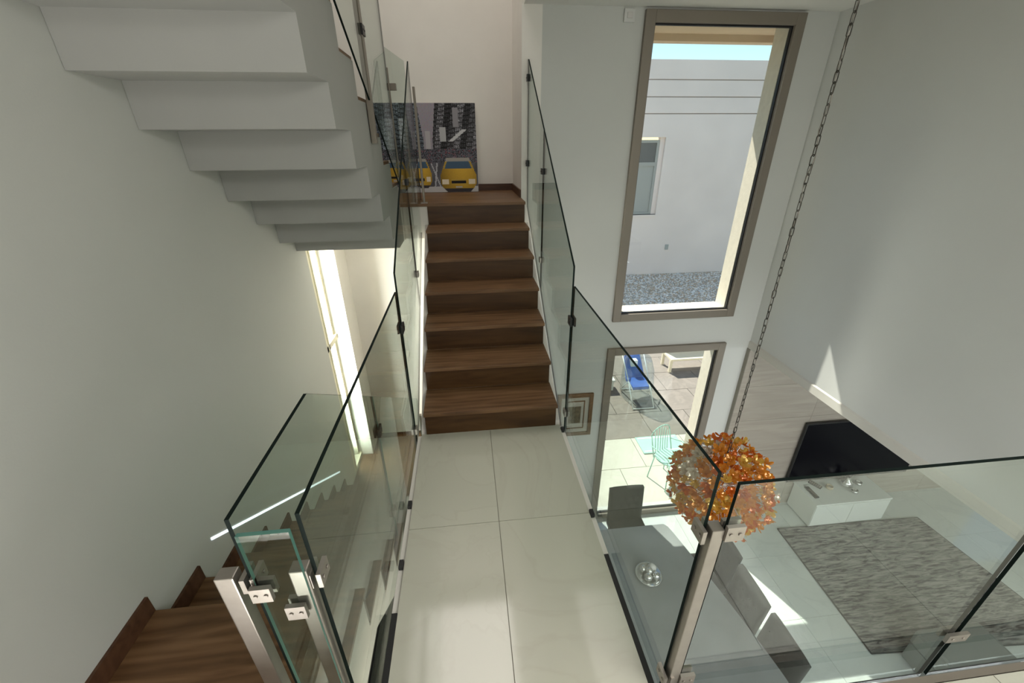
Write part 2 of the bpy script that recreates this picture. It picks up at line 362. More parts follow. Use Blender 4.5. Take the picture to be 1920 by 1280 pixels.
# ------------------------------------------------------------------ living room floor
fl = S('floor', (-0.4, -6, ZL-0.2), (12, YW, ZL-0.012), M_GROUT)
def floor_tiles():
    me_cache = {}
    xs = [0.41+0.746*i for i in range(-1, 15)]; ys = [1.0+0.75*k for k in range(-5, 2)]
    for x in xs:
        for y in ys:
            x0, x1, y0, y1 = max(x, -0.36), min(x+0.743, 11.99), y+0.003, min(y+0.75, YW)
            if x1 <= x0 or y1 <= y0: continue
            key = (round(x1-x0, 3), round(y1-y0, 3))
            if key not in me_cache:
                bm = bmesh.new(); bm_box(bm, (0, 0, -0.012), (key[0], key[1], 0.0)); o = build('tile', bm, M_TILE2, fl); me_cache[key] = o.data
            else:
                o = bpy.data.objects.new('tile', me_cache[key]); COL.objects.link(o); o.parent = fl
            o.location = (x0, y0, ZL)
    S('trim_4', (-0.36, -6, ZL-0.012), (12, ys[0], ZL-0.001), M_TILE2)
floor_tiles()

# travertine cladding on the television wall: slabs
sw = S('wall_stone', (3.14, 1.80, ZL), (7.6, YW, -0.502), M_GROUT)
for i in range(4):
    for j in range(5):
        x0 = 3.14+1.116*i; z0 = ZL+0.517*j; z1 = min(z0+0.514, -0.502)
        box('stone_panel', (x0, 1.788, z0), (x0+1.113, 1.80, z1), M_TRAV, sw)

# ------------------------------------------------------------------ windows
def framed_window(name, x0, x1, z0, z1, y, fw, mat, depth=0.06, mull=None):
    root = bpy.data.objects.new(name, None); COL.objects.link(root); struct(root)
    bm = bmesh.new()
    for a in (((x0, y, z0), (x0+fw, y+depth, z1)), ((x1-fw, y, z0), (x1, y+depth, z1)), ((x0+fw, y, z1-fw), (x1-fw, y+depth, z1)), ((x0+fw, y, z0), (x1-fw, y+depth, z0+fw))): bm_box(bm, *a)
    build('window_frame', bm, mat, root, 0.004)
    bm = bmesh.new(); g = 0.012; a0, a1, c0, c1 = x0+fw, x1-fw, z0+fw, z1-fw; yy = y+depth*0.5
    for a in (((a0, yy, c0), (a0+g, yy+0.03, c1)), ((a1-g, yy, c0), (a1, yy+0.03, c1)), ((a0+g, yy, c1-g), (a1-g, yy+0.03, c1)), ((a0+g, yy, c0), (a1-g, yy+0.03, c0+g))): bm_box(bm, *a)
    build('gasket', bm, M_GASK, root)
    box('pane', (a0+g, yy+0.008, c0+g), (a1-g, yy+0.016, c1-g), M_WGLASS, root)
    return root
w1 = framed_window('window_1', 1.455, 2.845, -0.075, 2.642, YW-0.035, 0.085, M_FRAME)
w2 = framed_window('window_2', 1.44, 2.845, ZL+0.0, -0.405, YW-0.035, 0.085, M_FRAME)
w3 = framed_window('window_3', 7.93, 9.73, ZL, -0.7, YW+0.02, 0.06, M_FRAME)
# white reveals of both openings outside the frames (lit by the sun)
S('trim_5', (2.745, YW+0.028, -0.06), (2.81, YW+TH+0.03, 2.62), M_STUCCO)
S('trim_6', (1.47, YW+0.028, -0.06), (1.53, YW+TH+0.03, 2.62), M_STUCCO)
S('trim_7', (1.53, YW+0.028, -0.055), (2.745, YW+TH+0.05, 0.015), M_STUCCO)
S('trim_8', (2.745, YW+0.028, ZL), (2.81, YW+TH+0.03, -0.45), M_STUCCO)
# exterior eave above the tall window
bm = bmesh.new(); bm_box(bm, (0.63, YW+TH, 2.62), (4.6, 2.62, 2.85)); bm_box(bm, (0.63, 2.50, 2.56), (4.6, 2.62, 2.62)); bm_box(bm, (0.63, YW+TH, 2.585), (4.6, YW+TH+0.12, 2.62))
struct(build('trim_9', bm, M_EAVE))

# slit window in the left wall over the lower landing
wl = bpy.data.objects.new('window_4', None); COL.objects.link(wl); struct(wl)
bm = bmesh.new()
for (a, b) in ((1.43, 1.475), (1.50, 1.52), (1.725, 1.77)): bm_box(bm, (WX-0.07, a, -1.575), (WX-0.004 if a < 1.6 else WX-0.03, b, 0.95))
bm_box(bm, (WX-0.07, 1.43, -0.075), (WX-0.004, 1.77, -0.02)); bm_box(bm, (WX-0.07, 1.43, -1.575), (WX-0.004, 1.77, -1.53))
build('window_frame', bm, M_WFRAME, wl)
box('pane', (WX-0.05, 1.52, -1.53), (WX-0.042, 1.725, -0.075), M_WGLASS, wl)
box('pane', (WX-0.05, 1.52, -0.02), (WX-0.042, 1.725, 0.95), M_WGLASS, wl)

# ------------------------------------------------------------------ bridge
br = thing('footbridge', 'white edged indoor footbridge paved with polished cream tiles leading to the walnut stairs', 'bridge', (0, 0, 0))
box('slab', (XL-0.052, -1.54, -0.30), (XR+0.048, 0.03, -0.012), M_STR, br)
box('grout_bed', (XL-0.026, -1.54, -0.012), (XR+0.022, 0.03, -0.004), M_GROUT, br)
for (x0, x1) in ((XL-0.026, 0.0155), (0.0185, XR+0.022)):
    for (y0, y1) in ((-1.54, -1.453), (-1.450, -0.6985), (-0.6955, 0.03)):
        box('tile', (x0, y0, -0.004), (x1, y1, 0.0), M_TILE, br)
for x0 in (XR+0.023, XL-0.05):
    g = box('edge_gasket', (x0, -1.54, -0.010), (x0+0.022, -0.93 if x0 > 0 else -1.09, -0.003), M_GASK, br); g['label'] = 'black strip beside the tiles'
for (x, ys) in ((XR+0.034, (-0.70, -0.02)), (XL-0.040, (-0.54, -0.88))):
    for y in ys:
        box('floor_clamp', (x-0.010, y-0.02, -0.012), (x+0.010, y+0.02, 0.008), M_BLACK, br, 0.002)

# ------------------------------------------------------------------ staircases
def stairs_up(root, n, x0, x1, ystart, zstart, dy, tread_depth=GO):
    for i in range(n):
        zt = zstart+RISE*(i+1); ya = ystart+dy*i*GO
        ra, rb = ya+dy*0.028, ya+dy*0.028+dy*0.015
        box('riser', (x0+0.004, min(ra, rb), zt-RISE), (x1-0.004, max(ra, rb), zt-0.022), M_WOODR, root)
        if i < n-1 or tread_depth != GO:
            d = GO if i < n-1 else tread_depth
            yb = ya+dy*(d+0.028)
            box('tread', (x0, min(ya, yb), zt-0.022), (x1, max(ya, yb), zt), M_WOODT, root, 0.002)
st = thing('staircase', 'walnut staircase rising from the tiled footbridge to the landing with the taxi picture', 'staircase')
stairs_up(st, 7, XL, XR, 0.0, 0.0, 1)
bm = bmesh.new()   # white body, straight sloping top just under the treads
bm_prism(bm, [(0.045, -0.02), (0.045, -0.30), (0.35, -0.30), (1.598, 0.55), (1.598, 1.045), (0.06, 0.012)], 0, XL-0.03, XR+0.03)
build('stringer', bm, M_STR, st)

ld = thing('stair_landing', 'walnut floored landing at the stair head under the taxi picture', 'landing')
bm = bmesh.new(); bm_box(bm, (-0.60, 1.60, 0.93), (0.455, 2.55, 1.203)); bm_box(bm, (WX+0.001, 1.531, 0.93), (-0.601, 2.549, 1.203))
build('slab', bm, M_STR, ld)
for i, (y0, y1) in enumerate(((1.56, 1.80), (1.802, 2.05), (2.052, 2.30), (2.302, 2.55))):
    for (x0, x1) in ((WX, -0.55 if i % 2 else -0.7), (-0.548 if i % 2 else -0.698, 0.455)):
        box('plank', (x0, y0, 1.203), (x1, y1, 1.225), M_WOODT, ld)
S('baseboard_back', (-1.4, 2.537, 1.226), (0.455, 2.55, 1.292), M_SKIRT)
S('baseboard_right', (0.442, 1.87, 1.226), (0.455, 2.537, 1.292), M_SKIRT)

# lower flight, descending away from the camera beside the left wall
X0F, X1F = WX+0.002, -0.575
lo = thing('lower_staircase', 'walnut staircase descending along the left wall beside the footbridge', 'staircase')
Y0 = -0.97
box('landing_floor', (X0F, -1.545, -0.022), (X1F, Y0, 0.0), M_WOODT, lo, 0.002)
box('landing_floor', (X0F, -2.3, -0.022), (X1F, -1.548, 0.0), M_WOODT, lo, 0.002)
for k in range(1, 10):
    y = Y0+GO*(k-1); z = -RISE*k
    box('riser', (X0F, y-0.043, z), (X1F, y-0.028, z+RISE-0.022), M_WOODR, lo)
    if k < 9: box('tread', (X0F, y-0.028, z-0.022), (X1F, y+GO, z), M_WOODT, lo, 0.002)
bm = bmesh.new()
pts = [(-2.3, -0.022), (Y0-0.044, -0.022)]
for k in range(1, 9): pts += [(Y0-0.044+GO*(k-1), -RISE*k-0.022), (Y0-0.044+GO*k, -RISE*k-0.022)]
pts += [(Y0-0.044+GO*8, -1.60), (Y0+GO*8-0.25, -1.80), (-0.95, -0.32), (-2.3, -0.32)]
bm_prism(bm, pts, 0, X0F, X1F); build('stringer', bm, M_STR, lo)
# stepped skirting on the left wall
bm = bmesh.new(); H = 0.085; prevy = -2.3
for k in range(0, 9):
    y1 = Y0+GO*k; z = -RISE*k
    bm_box(bm, (WX, prevy, z-0.02 if k else z), (WX+0.012, y1, z+H)); 
    if k < 9: bm_box(bm, (WX, y1-0.03, z-RISE+0.0), (WX+0.012, y1, z-0.0201 if k else z-0.0001))
    prevy = y1
struct(build('baseboard_left', bm, M_SKIRT))
ll = S('floor_lower_landing', (WX, Y0+GO*8-0.028, -1.72), (0.47, 2.1, -1.597), M_STR)
for i, (y0, y1) in enumerate(((Y0+GO*8-0.028, 1.42), (1.422, 1.76), (1.762, 2.1))):
    for (x0, x1) in ((WX, -0.9 if i % 2 else -0.7), (-0.898 if i % 2 else -0.698, 0.47)):
        o = box('plank', (x0 if not (i == 2 and x0 == WX) else -1.29, y0, -1.597), (x1, y1, -1.575), M_WOODT, ll)
S('baseboard_landing', (-1.29, 2.088, -1.574), (0.47, 2.1, -1.545), M_SKIRT)
S('wall_landing_end', (0.42, 1.25, ZL), (0.47, 2.1, 0.22), M_WALL)

# upper flight, climbing back towards the camera over the lower one
up = thing('upper_staircase', 'overhead staircase with a stepped white soffit climbing along the left wall', 'staircase')
stairs_up(up, 13, X0F, -0.62, 1.56, 1.225, -1)
bm = bmesh.new()
pts = [(1.53, 1.225)]
for k in range(1, 14): pts += [(1.53-GO*(k-1), 1.225+RISE*k-0.022), (1.53-GO*k, 1.225+RISE*k-0.022)]
ytop = 1.53-GO*13
bot = []
yk = 1.25; z = 0.93
bot.append((1.53, 0.93))
for m in range(0, 14):
    bot.append((1.25-GO*m, 0.875+RISE*m if m else 0.93)); bot.append((1.25-GO*m, 0.875+RISE*(m+1)))
    if 1.25-GO*(m+1) < ytop: break
bot.append((ytop, bot[-1][1]))
poly = pts+bot[::-1]
bm_prism(bm, poly, 0, WX+0.002, -0.61)
bmesh.ops.triangulate(bm, faces=[f for f in bm.faces if len(f.verts) > 4])
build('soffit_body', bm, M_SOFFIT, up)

# ------------------------------------------------------------------ glass railings
def pane(parent, axis, at, poly, edge=M_EDGE, t=0.010, label=None):
    """poly of (y,z) if axis==0 / (x,z) if axis==1; faces glass, rim dark."""
    bm = bmesh.new(); bm_prism(bm, poly, axis, at-t/2, at+t/2, mi=1, capmi=0)
    o = build('glass_panel', bm, [M_GLASS, edge], parent)
    if label: o['label'] = label
    return o
def clamp(parent, axis, at, y, z, w=0.05, h=0.045, t=0.034, mat=None):
    """a pair of clamp cheeks gripping the glass plus two screws"""
    mat = mat or M_STEEL
    bm = bmesh.new()
    for s in (-1, 1):
        if axis == 0:
            bm_box(bm, (at+s*0.006 if s > 0 else at-t/2, y-w/2, z-h/2), (at+t/2 if s > 0 else at-0.006, y+w/2, z+h/2))
            for yy in (-w/4, w/4): bm_tube(bm, (at+s*t/2, y+yy, z), (at+s*(t/2+0.003), y+yy, z), 0.005, seg=8)
        else:
            bm_box(bm, (y-w/2, at+s*0.006 if s > 0 else at-t/2, z-h/2), (y+w/2, at+t/2 if s > 0 else at-0.006, z+h/2))
            for yy in (-w/4, w/4): bm_tube(bm, (y+yy, at+s*t/2, z), (y+yy, at+s*(t/2+0.003), z), 0.005, seg=8)
    return build('clamp', bm, mat, parent)
def post(parent, x, y, z0, z1, w=0.052, d=0.052, mat=None, foot=True):
    bm = bmesh.new(); bm_box(bm, (x-w/2, y-d/2, z0), (x+w/2, y+d/2, z1))
    o = build('post', bm, mat or M_STEEL, parent, 0.003)
    if foot: box('base_plate', (x-w/2-0.02, y-d/2-0.02, z0), (x+w/2+0.02, y+d/2+0.02, z0+0.008), M_STEEL, parent, 0.002)
    return o
GB, GR, GC = -0.462, 0.512, -0.600     # glass planes
def nose(y): return RISE+y*RISE/GO
# right of bridge
r1 = thing('glass_railing', 'clear glass railing along the right side of the footbridge above the dining table', 'railing')
pane(r1, 0, GR, [(-1.447, -0.13), (-1.447, 0.972), (-0.01, 0.972), (-0.01, -0.13)])
clamp(r1, 0, GR, -1.445, 0.77); clamp(r1, 0, GR, -1.455, 0.10)
clamp(r1, 0, GR, 0.0, 0.76, 0.06, 0.05, mat=M_BLACK); clamp(r1, 0, GR, 0.0, 0.12, 0.05, 0.04)
# right of stairs
r2 = thing('glass_railing', 'stepped pair of glass panels sloping up the right side of the walnut stairs', 'railing')
ra = 0.02; 
pane(r2, 0, GR, [(ra, nose(ra)-0.34), (ra, 1.075), (1.03, 1.075+0.673*1.01), (1.03, nose(1.03)-0.27)])
pane(r2, 0, GR, [(1.045, nose(1.045)-0.27), (1.045, 1.075+0.673*1.025), (1.84, 1.075+0.673*1.82), (1.84, nose(1.84)-0.27)])
clamp(r2, 0, GR, 1.037, 1.50, 0.06, 0.04, mat=M_BLACK); clamp(r2, 0, GR, 1.037, 0.85, 0.05, 0.04)
clamp(r2, 0, GR, 1.83, 2.17, 0.035, 0.05, mat=M_BLACK); clamp(r2, 0, GR, 1.83, 1.52, 0.035, 0.05, mat=M_BLACK)
# left of bridge
r3 = thing('glass_railing', 'clear glass railing along the left side of the footbridge over the lower stairs', 'railing')
pane(r3, 0, GB, [(-1.463, -0.13), (-1.463, 0.978), (0.0, 0.978), (0.0, -0.13)])
post(r3, -0.490, -1.468, 0.0, 0.82, 0.040, 0.032)
clamp(r3, 0, GB, -1.455, 0.775)
clamp(r3, 0, GB, 0.02, 0.76, 0.06, 0.05, mat=M_BLACK); clamp(r3, 0, GB, 0.02, 0.05, 0.05, 0.04)
# left of stairs
r4 = thing('glass_railing', 'stepped pair of glass panels sloping up the left side of the walnut stairs', 'railing')
pane(r4, 0, GB, [(0.04, nose(0.04)-0.34), (0.04, 1.07), (0.93, 1.07+0.673*0.89), (0.93, nose(0.93)-0.27)])
pane(r4, 0, GB, [(0.945, nose(0.945)-0.27), (0.945, 1.07+0.673*0.905), (1.83, 1.07+0.673*1.79), (1.83, nose(1.83)-0.27)])
clamp(r4, 0, GB, 0.937, 1.45, 0.06, 0.04, mat=M_BLACK); clamp(r4, 0, GB, 0.937, 0.80, 0.05, 0.04)
post(r4, -0.415, 1.62, 1.225, 2.08, 0.018, 0.03, M_FRAME)
# lower flight, right side
r5 = thing('glass_railing', 'glass railing level then sloping down beside the lower staircase', 'railing')
def nlow(y): return -RISE*(y-Y0)/GO
pane(r5, 0, GC, [(-1.47, -0.12), (-1.47, 0.985), (-0.985, 0.985), (-0.30, 0.985-0.673*0.685), (-0.30, nlow(-0.30)-0.10), (-0.97, -0.10)])
pane(r5, 0, GC, [(-0.285, nlow(-0.285)-0.10), (-0.285, 0.985-0.673*0.70), (1.08, 0.985-0.673*2.065), (1.08, nlow(1.08)-0.10)], edge=M_EDGEL)
post(r5, -0.649, -1.468, 0.0, 0.82, 0.042, 0.032)
post(r5, GC, 1.13, -1.575, -0.62, 0.03, 0.03, M_FRAME)
clamp(r5, 0, GC+0.0, -1.462, 0.79); clamp(r5, 0, GC, -0.292, 0.30, 0.06, 0.05, mat=M_BLACK); clamp(r5, 0, GC, -0.292, -0.30, 0.05, 0.05)
# little pane closing the gap between the two posts
r6 = thing('glass_panel_infill', 'narrow glass panel between the two steel posts at the stair head', 'railing')
pane(r6, 1, -1.485, [(-0.583, -0.12), (-0.583, 0.955), (-0.475, 0.955), (-0.475, -0.12)], edge=M_EDGEL)
clamp(r6, 1, -1.485, -0.572, 0.775, 0.045, 0.045); clamp(r6, 1, -1.485, -0.512, 0.70, 0.045, 0.045)
# mezzanine front
r7 = thing('glass_railing', 'glass railing along the mezzanine edge in front of the living room', 'railing')
pane(r7, 1, -1.465, [(0.556, -0.13), (0.556, 0.95), (1.545, 0.95), (1.545, -0.13)])
pane(r7, 1, -1.465, [(1.572, -0.13), (1.572, 0.95), (2.56, 0.95), (2.56, -0.13)])
post(r7, 0.533, -1.458, -0.30, 0.80, 0.034, 0.034, foot=False)
clamp(r7, 1, -1.465, 0.575, 0.79, 0.05, 0.05); clamp(r7, 1, -1.465, 0.575, 0.10, 0.05, 0.05)
clamp(r7, 1, -1.465, 1.558, 0.13, 0.08, 0.04); clamp(r7, 1, -1.465, 1.558, 0.76, 0.08, 0.04)
# upper flight
r8 = thing('glass_railing', 'glass railing of the overhead staircase at the top left with a dark post', 'railing')
def nup(y): return 1.225+RISE+(1.56-y)*RISE/GO
pane(r8, 0, -0.585, [(1.46, nup(1.46)-0.08), (1.46, nup(1.46)+1.10), (0.72, nup(0.72)+1.10), (0.72, nup(0.72)-0.08)], edge=M_EDGE)
pane(r8, 0, -0.585, [(0.68, nup(0.68)-0.08), (0.68, nup(0.68)+1.10), (-0.9, nup(-0.9)+1.10), (-0.9, nup(-0.9)-0.08)], edge=M_EDGE)
post(r8, -0.590, 0.70, 1.69, 3.0, 0.030, 0.05, M_FRAME, foot=False)
clamp(r8, 0, -0.585, 0.70, 2.25, 0.07, 0.05, mat=M_BLACK)
r9 = thing('glass_panel_infill', 'small glass panel standing on the upper landing between the two flights', 'railing')
pane(r9, 1, 1.62, [(-0.60, 1.24), (-0.60, 2.33), (-0.47, 2.245), (-0.47, 1.24)], edge=M_EDGEL)
post(r9, -0.60, 1.60, 1.225, 2.20, 0.02, 0.02, M_FRAME)
box('clamp', (-0.605, 1.60, 2.055), (-0.545, 1.635, 2.10), M_FRAME, r9)

# glowing sliver standing in for a streak of light on the left wall
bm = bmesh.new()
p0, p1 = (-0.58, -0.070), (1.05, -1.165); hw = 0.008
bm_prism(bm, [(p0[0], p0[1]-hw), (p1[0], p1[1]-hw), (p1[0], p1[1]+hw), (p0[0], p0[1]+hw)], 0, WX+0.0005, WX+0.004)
tag(build('light_streak', bm, M_STREAK), 'thin glowing stand-in for a white streak of light slanting down the left wall beside the lower stairs', 'light streak')

# ------------------------------------------------------------------ canvas with taxis
def canvas():
    W, Hh = 1.2, 0.815
    root = thing('canvas_picture', 'large unframed black and white city street picture with yellow taxis leaning on the landing wall', 'picture', (-1.12, 2.43, 1.227))
    root.rotation_euler = (math.radians(-5), 0, 0)
    box('canvas', (0, 0, 0), (W, 0.03, Hh), M_CANVAS, root, 0.003)
    nx, ny = 176, 120
    rnd = random.Random(3)
    bl = [(rnd.uniform(0, 1), rnd.uniform(0.03, 0.09), rnd.uniform(0.15, 0.6)) for _ in range(60)]
    def taxi(u, v, cx, w_, v0, v1):
        t = (v-v0)/(v1-v0); a = (u-cx)/(w_/2)
        if not (0 <= t <= 1): return None
        half = 0.62+0.38*min(1, t*1.9) if t < 0.72 else 1.0-0.35*((t-0.72)/0.28)**1.5
        if abs(a) > half: return None
        if t < 0.10: return (0.35, 0.33, 0.30)
        if t < 0.32: return (0.06, 0.11, 0.17) if abs(a) < half-0.1 else (0.45, 0.30, 0.05)
        if 0.62 < t < 0.78:
            if abs(a) < 0.42: return (0.015, 0.012, 0.012) if 0.66 < t < 0.76 else (0.5, 0.33, 0.06)
            if 0.55 < abs(a) < 0.9: return (0.75, 0.66, 0.50)
        if t > 0.90: return (0.04, 0.035, 0.04)
        if 0.83 < t < 0.88 and abs(a) < 0.2: return (0.4, 0.4, 0.42)
        s = (0.62+0.40*math.cos(a*1.8-0.4))*(1.15-0.45*t)+0.06*rnd.random()
        return (0.62*s, 0.38*s, 0.045*s)
    def col(u, v):
        for args in ((0.835, 0.31, 0.60, 1.0), (0.50, 0.22, 0.61, 0.95), (0.30, 0.15, 0.62, 0.90), (0.12, 0.16, 0.60, 0.93)):
            c = taxi(u, v, *args)
            if c: return c
        if v > 0.935: return (0.50, 0.49, 0.49)
        if v > 0.66:
            k = 0.10+0.05*math.sin(u*60+v*20)*0.5
            if abs(u-0.66+(v-0.66)*0.1) < 0.006 or abs(u-0.61-(v-0.66)*0.25) < 0.005: return (0.42, 0.42, 0.45)
            return (k, k*0.98, k*1.12)
        if 0.50 < v <= 0.66:
            k = 0.03+0.16*rnd.random()**2
            if rnd.random() < 0.06: return (0.3, 0.08, 0.10)
            return (k, k, k*1.2)
        c = 0.60                                   # gap of sky between the buildings
        d = abs(u-c)
        edge = 0.035+0.09*max(0, 0.42-v)
        if d < edge: 
            if v > 0.30 and d < 0.022: return (0.42, 0.40, 0.42)
            return (0.27+0.06*rnd.random(), 0.245+0.05*rnd.random(), 0.285+0.05*rnd.random())
        side = u > c
        b = int((abs(u-c)+0.12*(v if side else -v))*19); h = (b*37 % 11)/11.0
        base = 0.03+0.20*h*h + (0.08 if not side else 0.0)
        row = v+0.5*abs(u-c)*(0.42-v)
        if (int(row*70)+b) % 3 == 0: base *= 0.35
        if rnd.random() < 0.22: base *= 2.1
        if int(u*176+b*3) % 3 == 0: base *= 0.55
        base *= 0.55+0.9*rnd.random()
        if not side: return (base*0.85, base*1.0, base*1.2)
        if side and 0.70 < u < 0.75 and 0.26 < v < 0.42: return (0.42, 0.42, 0.43)
        if side and abs((u-0.80)-(0.40-v)*0.9) < 0.02 and 0.28 < v < 0.42: return (0.55, 0.55, 0.56)
        if not side and abs((0.50-u)-(0.42-v)*0.9) < 0.018 and 0.28 < v < 0.45: return (0.40, 0.42, 0.46)
        if side and 0.81 < u < 0.86 and 0.05 < v < 0.26: return (0.26, 0.25, 0.27)
        return (base, base*0.98, base*1.08)
    verts, faces, cols = [], [], []
    for j in range(ny+1):
        for i in range(nx+1): verts.append((0.002+i/nx*(W-0.004), -0.0012, Hh-0.002-j/ny*(Hh-0.004)))
    for j in range(ny):
        for i in range(nx):
            a = j*(nx+1)+i; faces.append((a, a+1, a+nx+2, a+nx+1)); cols.append(col((i+.5)/nx, (j+.5)/ny))
    me = bpy.data.meshes.new('print'); me.from_pydata(verts, [], faces)
    ca = me.color_attributes.new('Col', 'FLOAT_COLOR', 'CORNER')
    for p in me.polygons:
        for li in p.loop_indices: ca.data[li].color = (*cols[p.index], 1)
    me.materials.append(M_PIC)
    o = bpy.data.objects.new('print', me); COL.objects.link(o); o.parent = root
    o['label'] = 'black and white street print with yellow taxis'
canvas()

# ------------------------------------------------------------------ small wall items
t = thing('thermostat', 'small white thermostat box high on the wall left of the tall window', 'thermostat', (1.325, YW, 2.60))
box('housing', (-0.045, -0.02, -0.045), (0.045, 0, 0.045), M_PLASTIC, t, 0.004); box('dial', (-0.022, -0.027, -0.02), (0.022, -0.02, 0.02), M_CANVAS, t, 0.003)
t = thing('framed_picture', 'small square picture in an antique gold frame left of the lower window', 'picture', (1.11, YW, -1.28))
def ring(name, x0, x1, z0, z1, w, y0, y1, mat, par, bev=0.0):
    bm = bmesh.new()
    for a in (((x0, y0, z0), (x0+w, y1, z1)), ((x1-w, y0, z0), (x1, y1, z1)), ((x0+w, y0, z1-w), (x1-w, y1, z1)), ((x0+w, y0, z0), (x1-w, y1, z0+w))): bm_box(bm, *a)
    return build(name, bm, mat, par, bev)
ring('frame', -0.215, 0.215, -0.30, 0.30, 0.045, -0.035, 0, M_GOLDF, t, 0.006)
box('mat_board', (-0.17, -0.014, -0.255), (0.17, -0.005, 0.255), M_MAT, t)
ring('inner_fillet', -0.12, 0.12, -0.20, 0.20, 0.012, -0.02, -0.014, M_GOLDF, t)
box('print', (-0.075, -0.018, -0.12), (0.075, -0.014, 0.12), M_PRINT, t)

# ------------------------------------------------------------------ television, console, rug, ottoman
tv = thing('television', 'large black flat television mounted on the pale stone wall', 'television', (5.12, 1.788, -2.12))
box('housing', (-0.93, -0.055, -0.50), (0.93, -0.02, 0.50), M_BLACK, tv, 0.006)
box('screen', (-0.915, -0.058, -0.485), (0.915, -0.055, 0.485), M_SCREEN, tv)
box('wall_bracket', (-0.2, -0.02, -0.15), (0.2, 0, 0.15), M_BLACK, tv)
cn = thing('media_console', 'low white lacquered console on the floor below the television', 'console', (4.35, 1.345, ZL))
box('body', (0.01, 0.01, 0.015), (1.10, 0.42, 0.395), M_WHITE, cn, 0.004)
box('top', (0, 0, 0.397), (1.11, 0.43, 0.42), M_WHITE, cn, 0.003)
for i in range(2): box('drawer', (0.014+0.547*i, 0.002, 0.03), (0.557+0.547*i-0.004, 0.01, 0.385), M_WHITE, cn, 0.002)
for x in (0.05, 1.04):
    for y in (0.05, 0.36): box('foot', (x, y, 0.0), (x+0.03, y+0.03, 0.015), M_BLACK, cn)
ZT = ZL+0.42
def remote(x, y, a, l, w_, lab):
    r = thing('remote_control', lab, 'remote', (x, y, ZT), a)
    box('body', (-w_/2, -l/2, 0), (w_/2, l/2, 0.018), M_BLACK, r, 0.005)
    bm = bmesh.new()
    for i in range(6):
        for j in range(3): bm_box(bm, (-w_/2+0.008+j*(w_-0.016)/3, -l/2+0.015+i*0.024, 0.018), (-w_/2+0.005+(j+1)*(w_-0.016)/3, -l/2+0.030+i*0.024, 0.0205))
    build('buttons', bm, M_FRAME, r)['kind'] = 'stuff'
remote(4.445, 1.555, 0.0, 0.20, 0.06, 'long black remote control nearest the front left corner of the console')
remote(4.60, 1.68, 0.5, 0.16, 0.07, 'short black remote control behind the longer one on the console')
def cup(x, y, r, h, mat, lab, name='candle_holder', cat='candle holder'):
    o = thing(name, lab, cat, (x, y, ZT))
    bm = bmesh.new(); bm_lathe(bm, (0, 0, 0), [(r*0.6, 0), (r, h*0.35), (r*0.92, h), (r*0.78, h), (r*0.72, h*0.4), (0.002, h*0.35)], 20); build('bowl', bm, mat, o)
    bm = bmesh.new(); bm_lathe(bm, (0, 0, h*0.35), [(r*0.45, 0), (r*0.45, h*0.3), (0.001, h*0.32)], 14); build('candle', bm, M_CREAM, o)
cup(4.74, 1.60, 0.045, 0.05, M_BEIGE, 'small yellowish bowl candle holder left of the silver centrepiece on the console')
cup(5.20, 1.62, 0.042, 0.05, M_SILVER, 'small silver candle holder right of the centrepiece on the console')
cup(5.02, 1.49, 0.042, 0.05, M_SILVER, 'small silver candle holder nearest the front edge of the console')
o = thing('silver_vase', 'silver glass centrepiece with a dark stopper on the console', 'vase', (5.02, 1.635, ZT))
bm = bmesh.new(); bm_lathe(bm, (0, 0, 0), [(0.05, 0), (0.085, 0.03), (0.07, 0.08), (0.03, 0.11), (0.025, 0.14), (0.001, 0.14)], 20); build('body', bm, M_SILVER, o)
bm = bmesh.new(); bm_lathe(bm, (0, 0, 0.14), [(0.012, 0), (0.028, 0.02), (0.022, 0.045), (0.001, 0.055)], 14); build('stopper', bm, M_BLACK, o)
# rug, slightly skewed to the room
rg = thing('rug', 'large grey streaked rug on the living room floor in front of the console', 'rug', (0, 0, ZL))
bm = bmesh.new(); bm_prism(bm, [(3.93, 1.37), (3.85, -0.15), (6.02, -0.28), (6.07, 0.17), (5.99, 1.32)], 2, 0.0, 0.014); build('pile', bm, M_RUG, rg)
bm = bmesh.new(); q = [(3.93, 1.37), (3.85, -0.15), (6.02, -0.28), (6.07, 0.17), (5.99, 1.32)]
for a, b in zip(q, q[1:]+q[:1]): bm_tube(bm, (a[0], a[1], 0.008), (b[0], b[1], 0.008), 0.008, seg=6)
build('binding', bm, M_CHAIR, rg)
ot = thing('ottoman', 'grey green leather ottoman at the near end of the rug', 'ottoman', (4.46, -0.72, ZL))
box('base', (-0.35, -0.52, 0.03), (0.33, 0.52, 0.26), M_OTTO, ot, 0.02)
box('cushion', (-0.36, -0.53, 0.262), (0.34, 0.53, 0.45), M_OTTO, ot, 0.035)
for x in (-0.30, 0.25):
    for y in (-0.45, 0.42): box('foot', (x, y, 0), (x+0.04, y+0.04, 0.03), M_BLACK, ot)

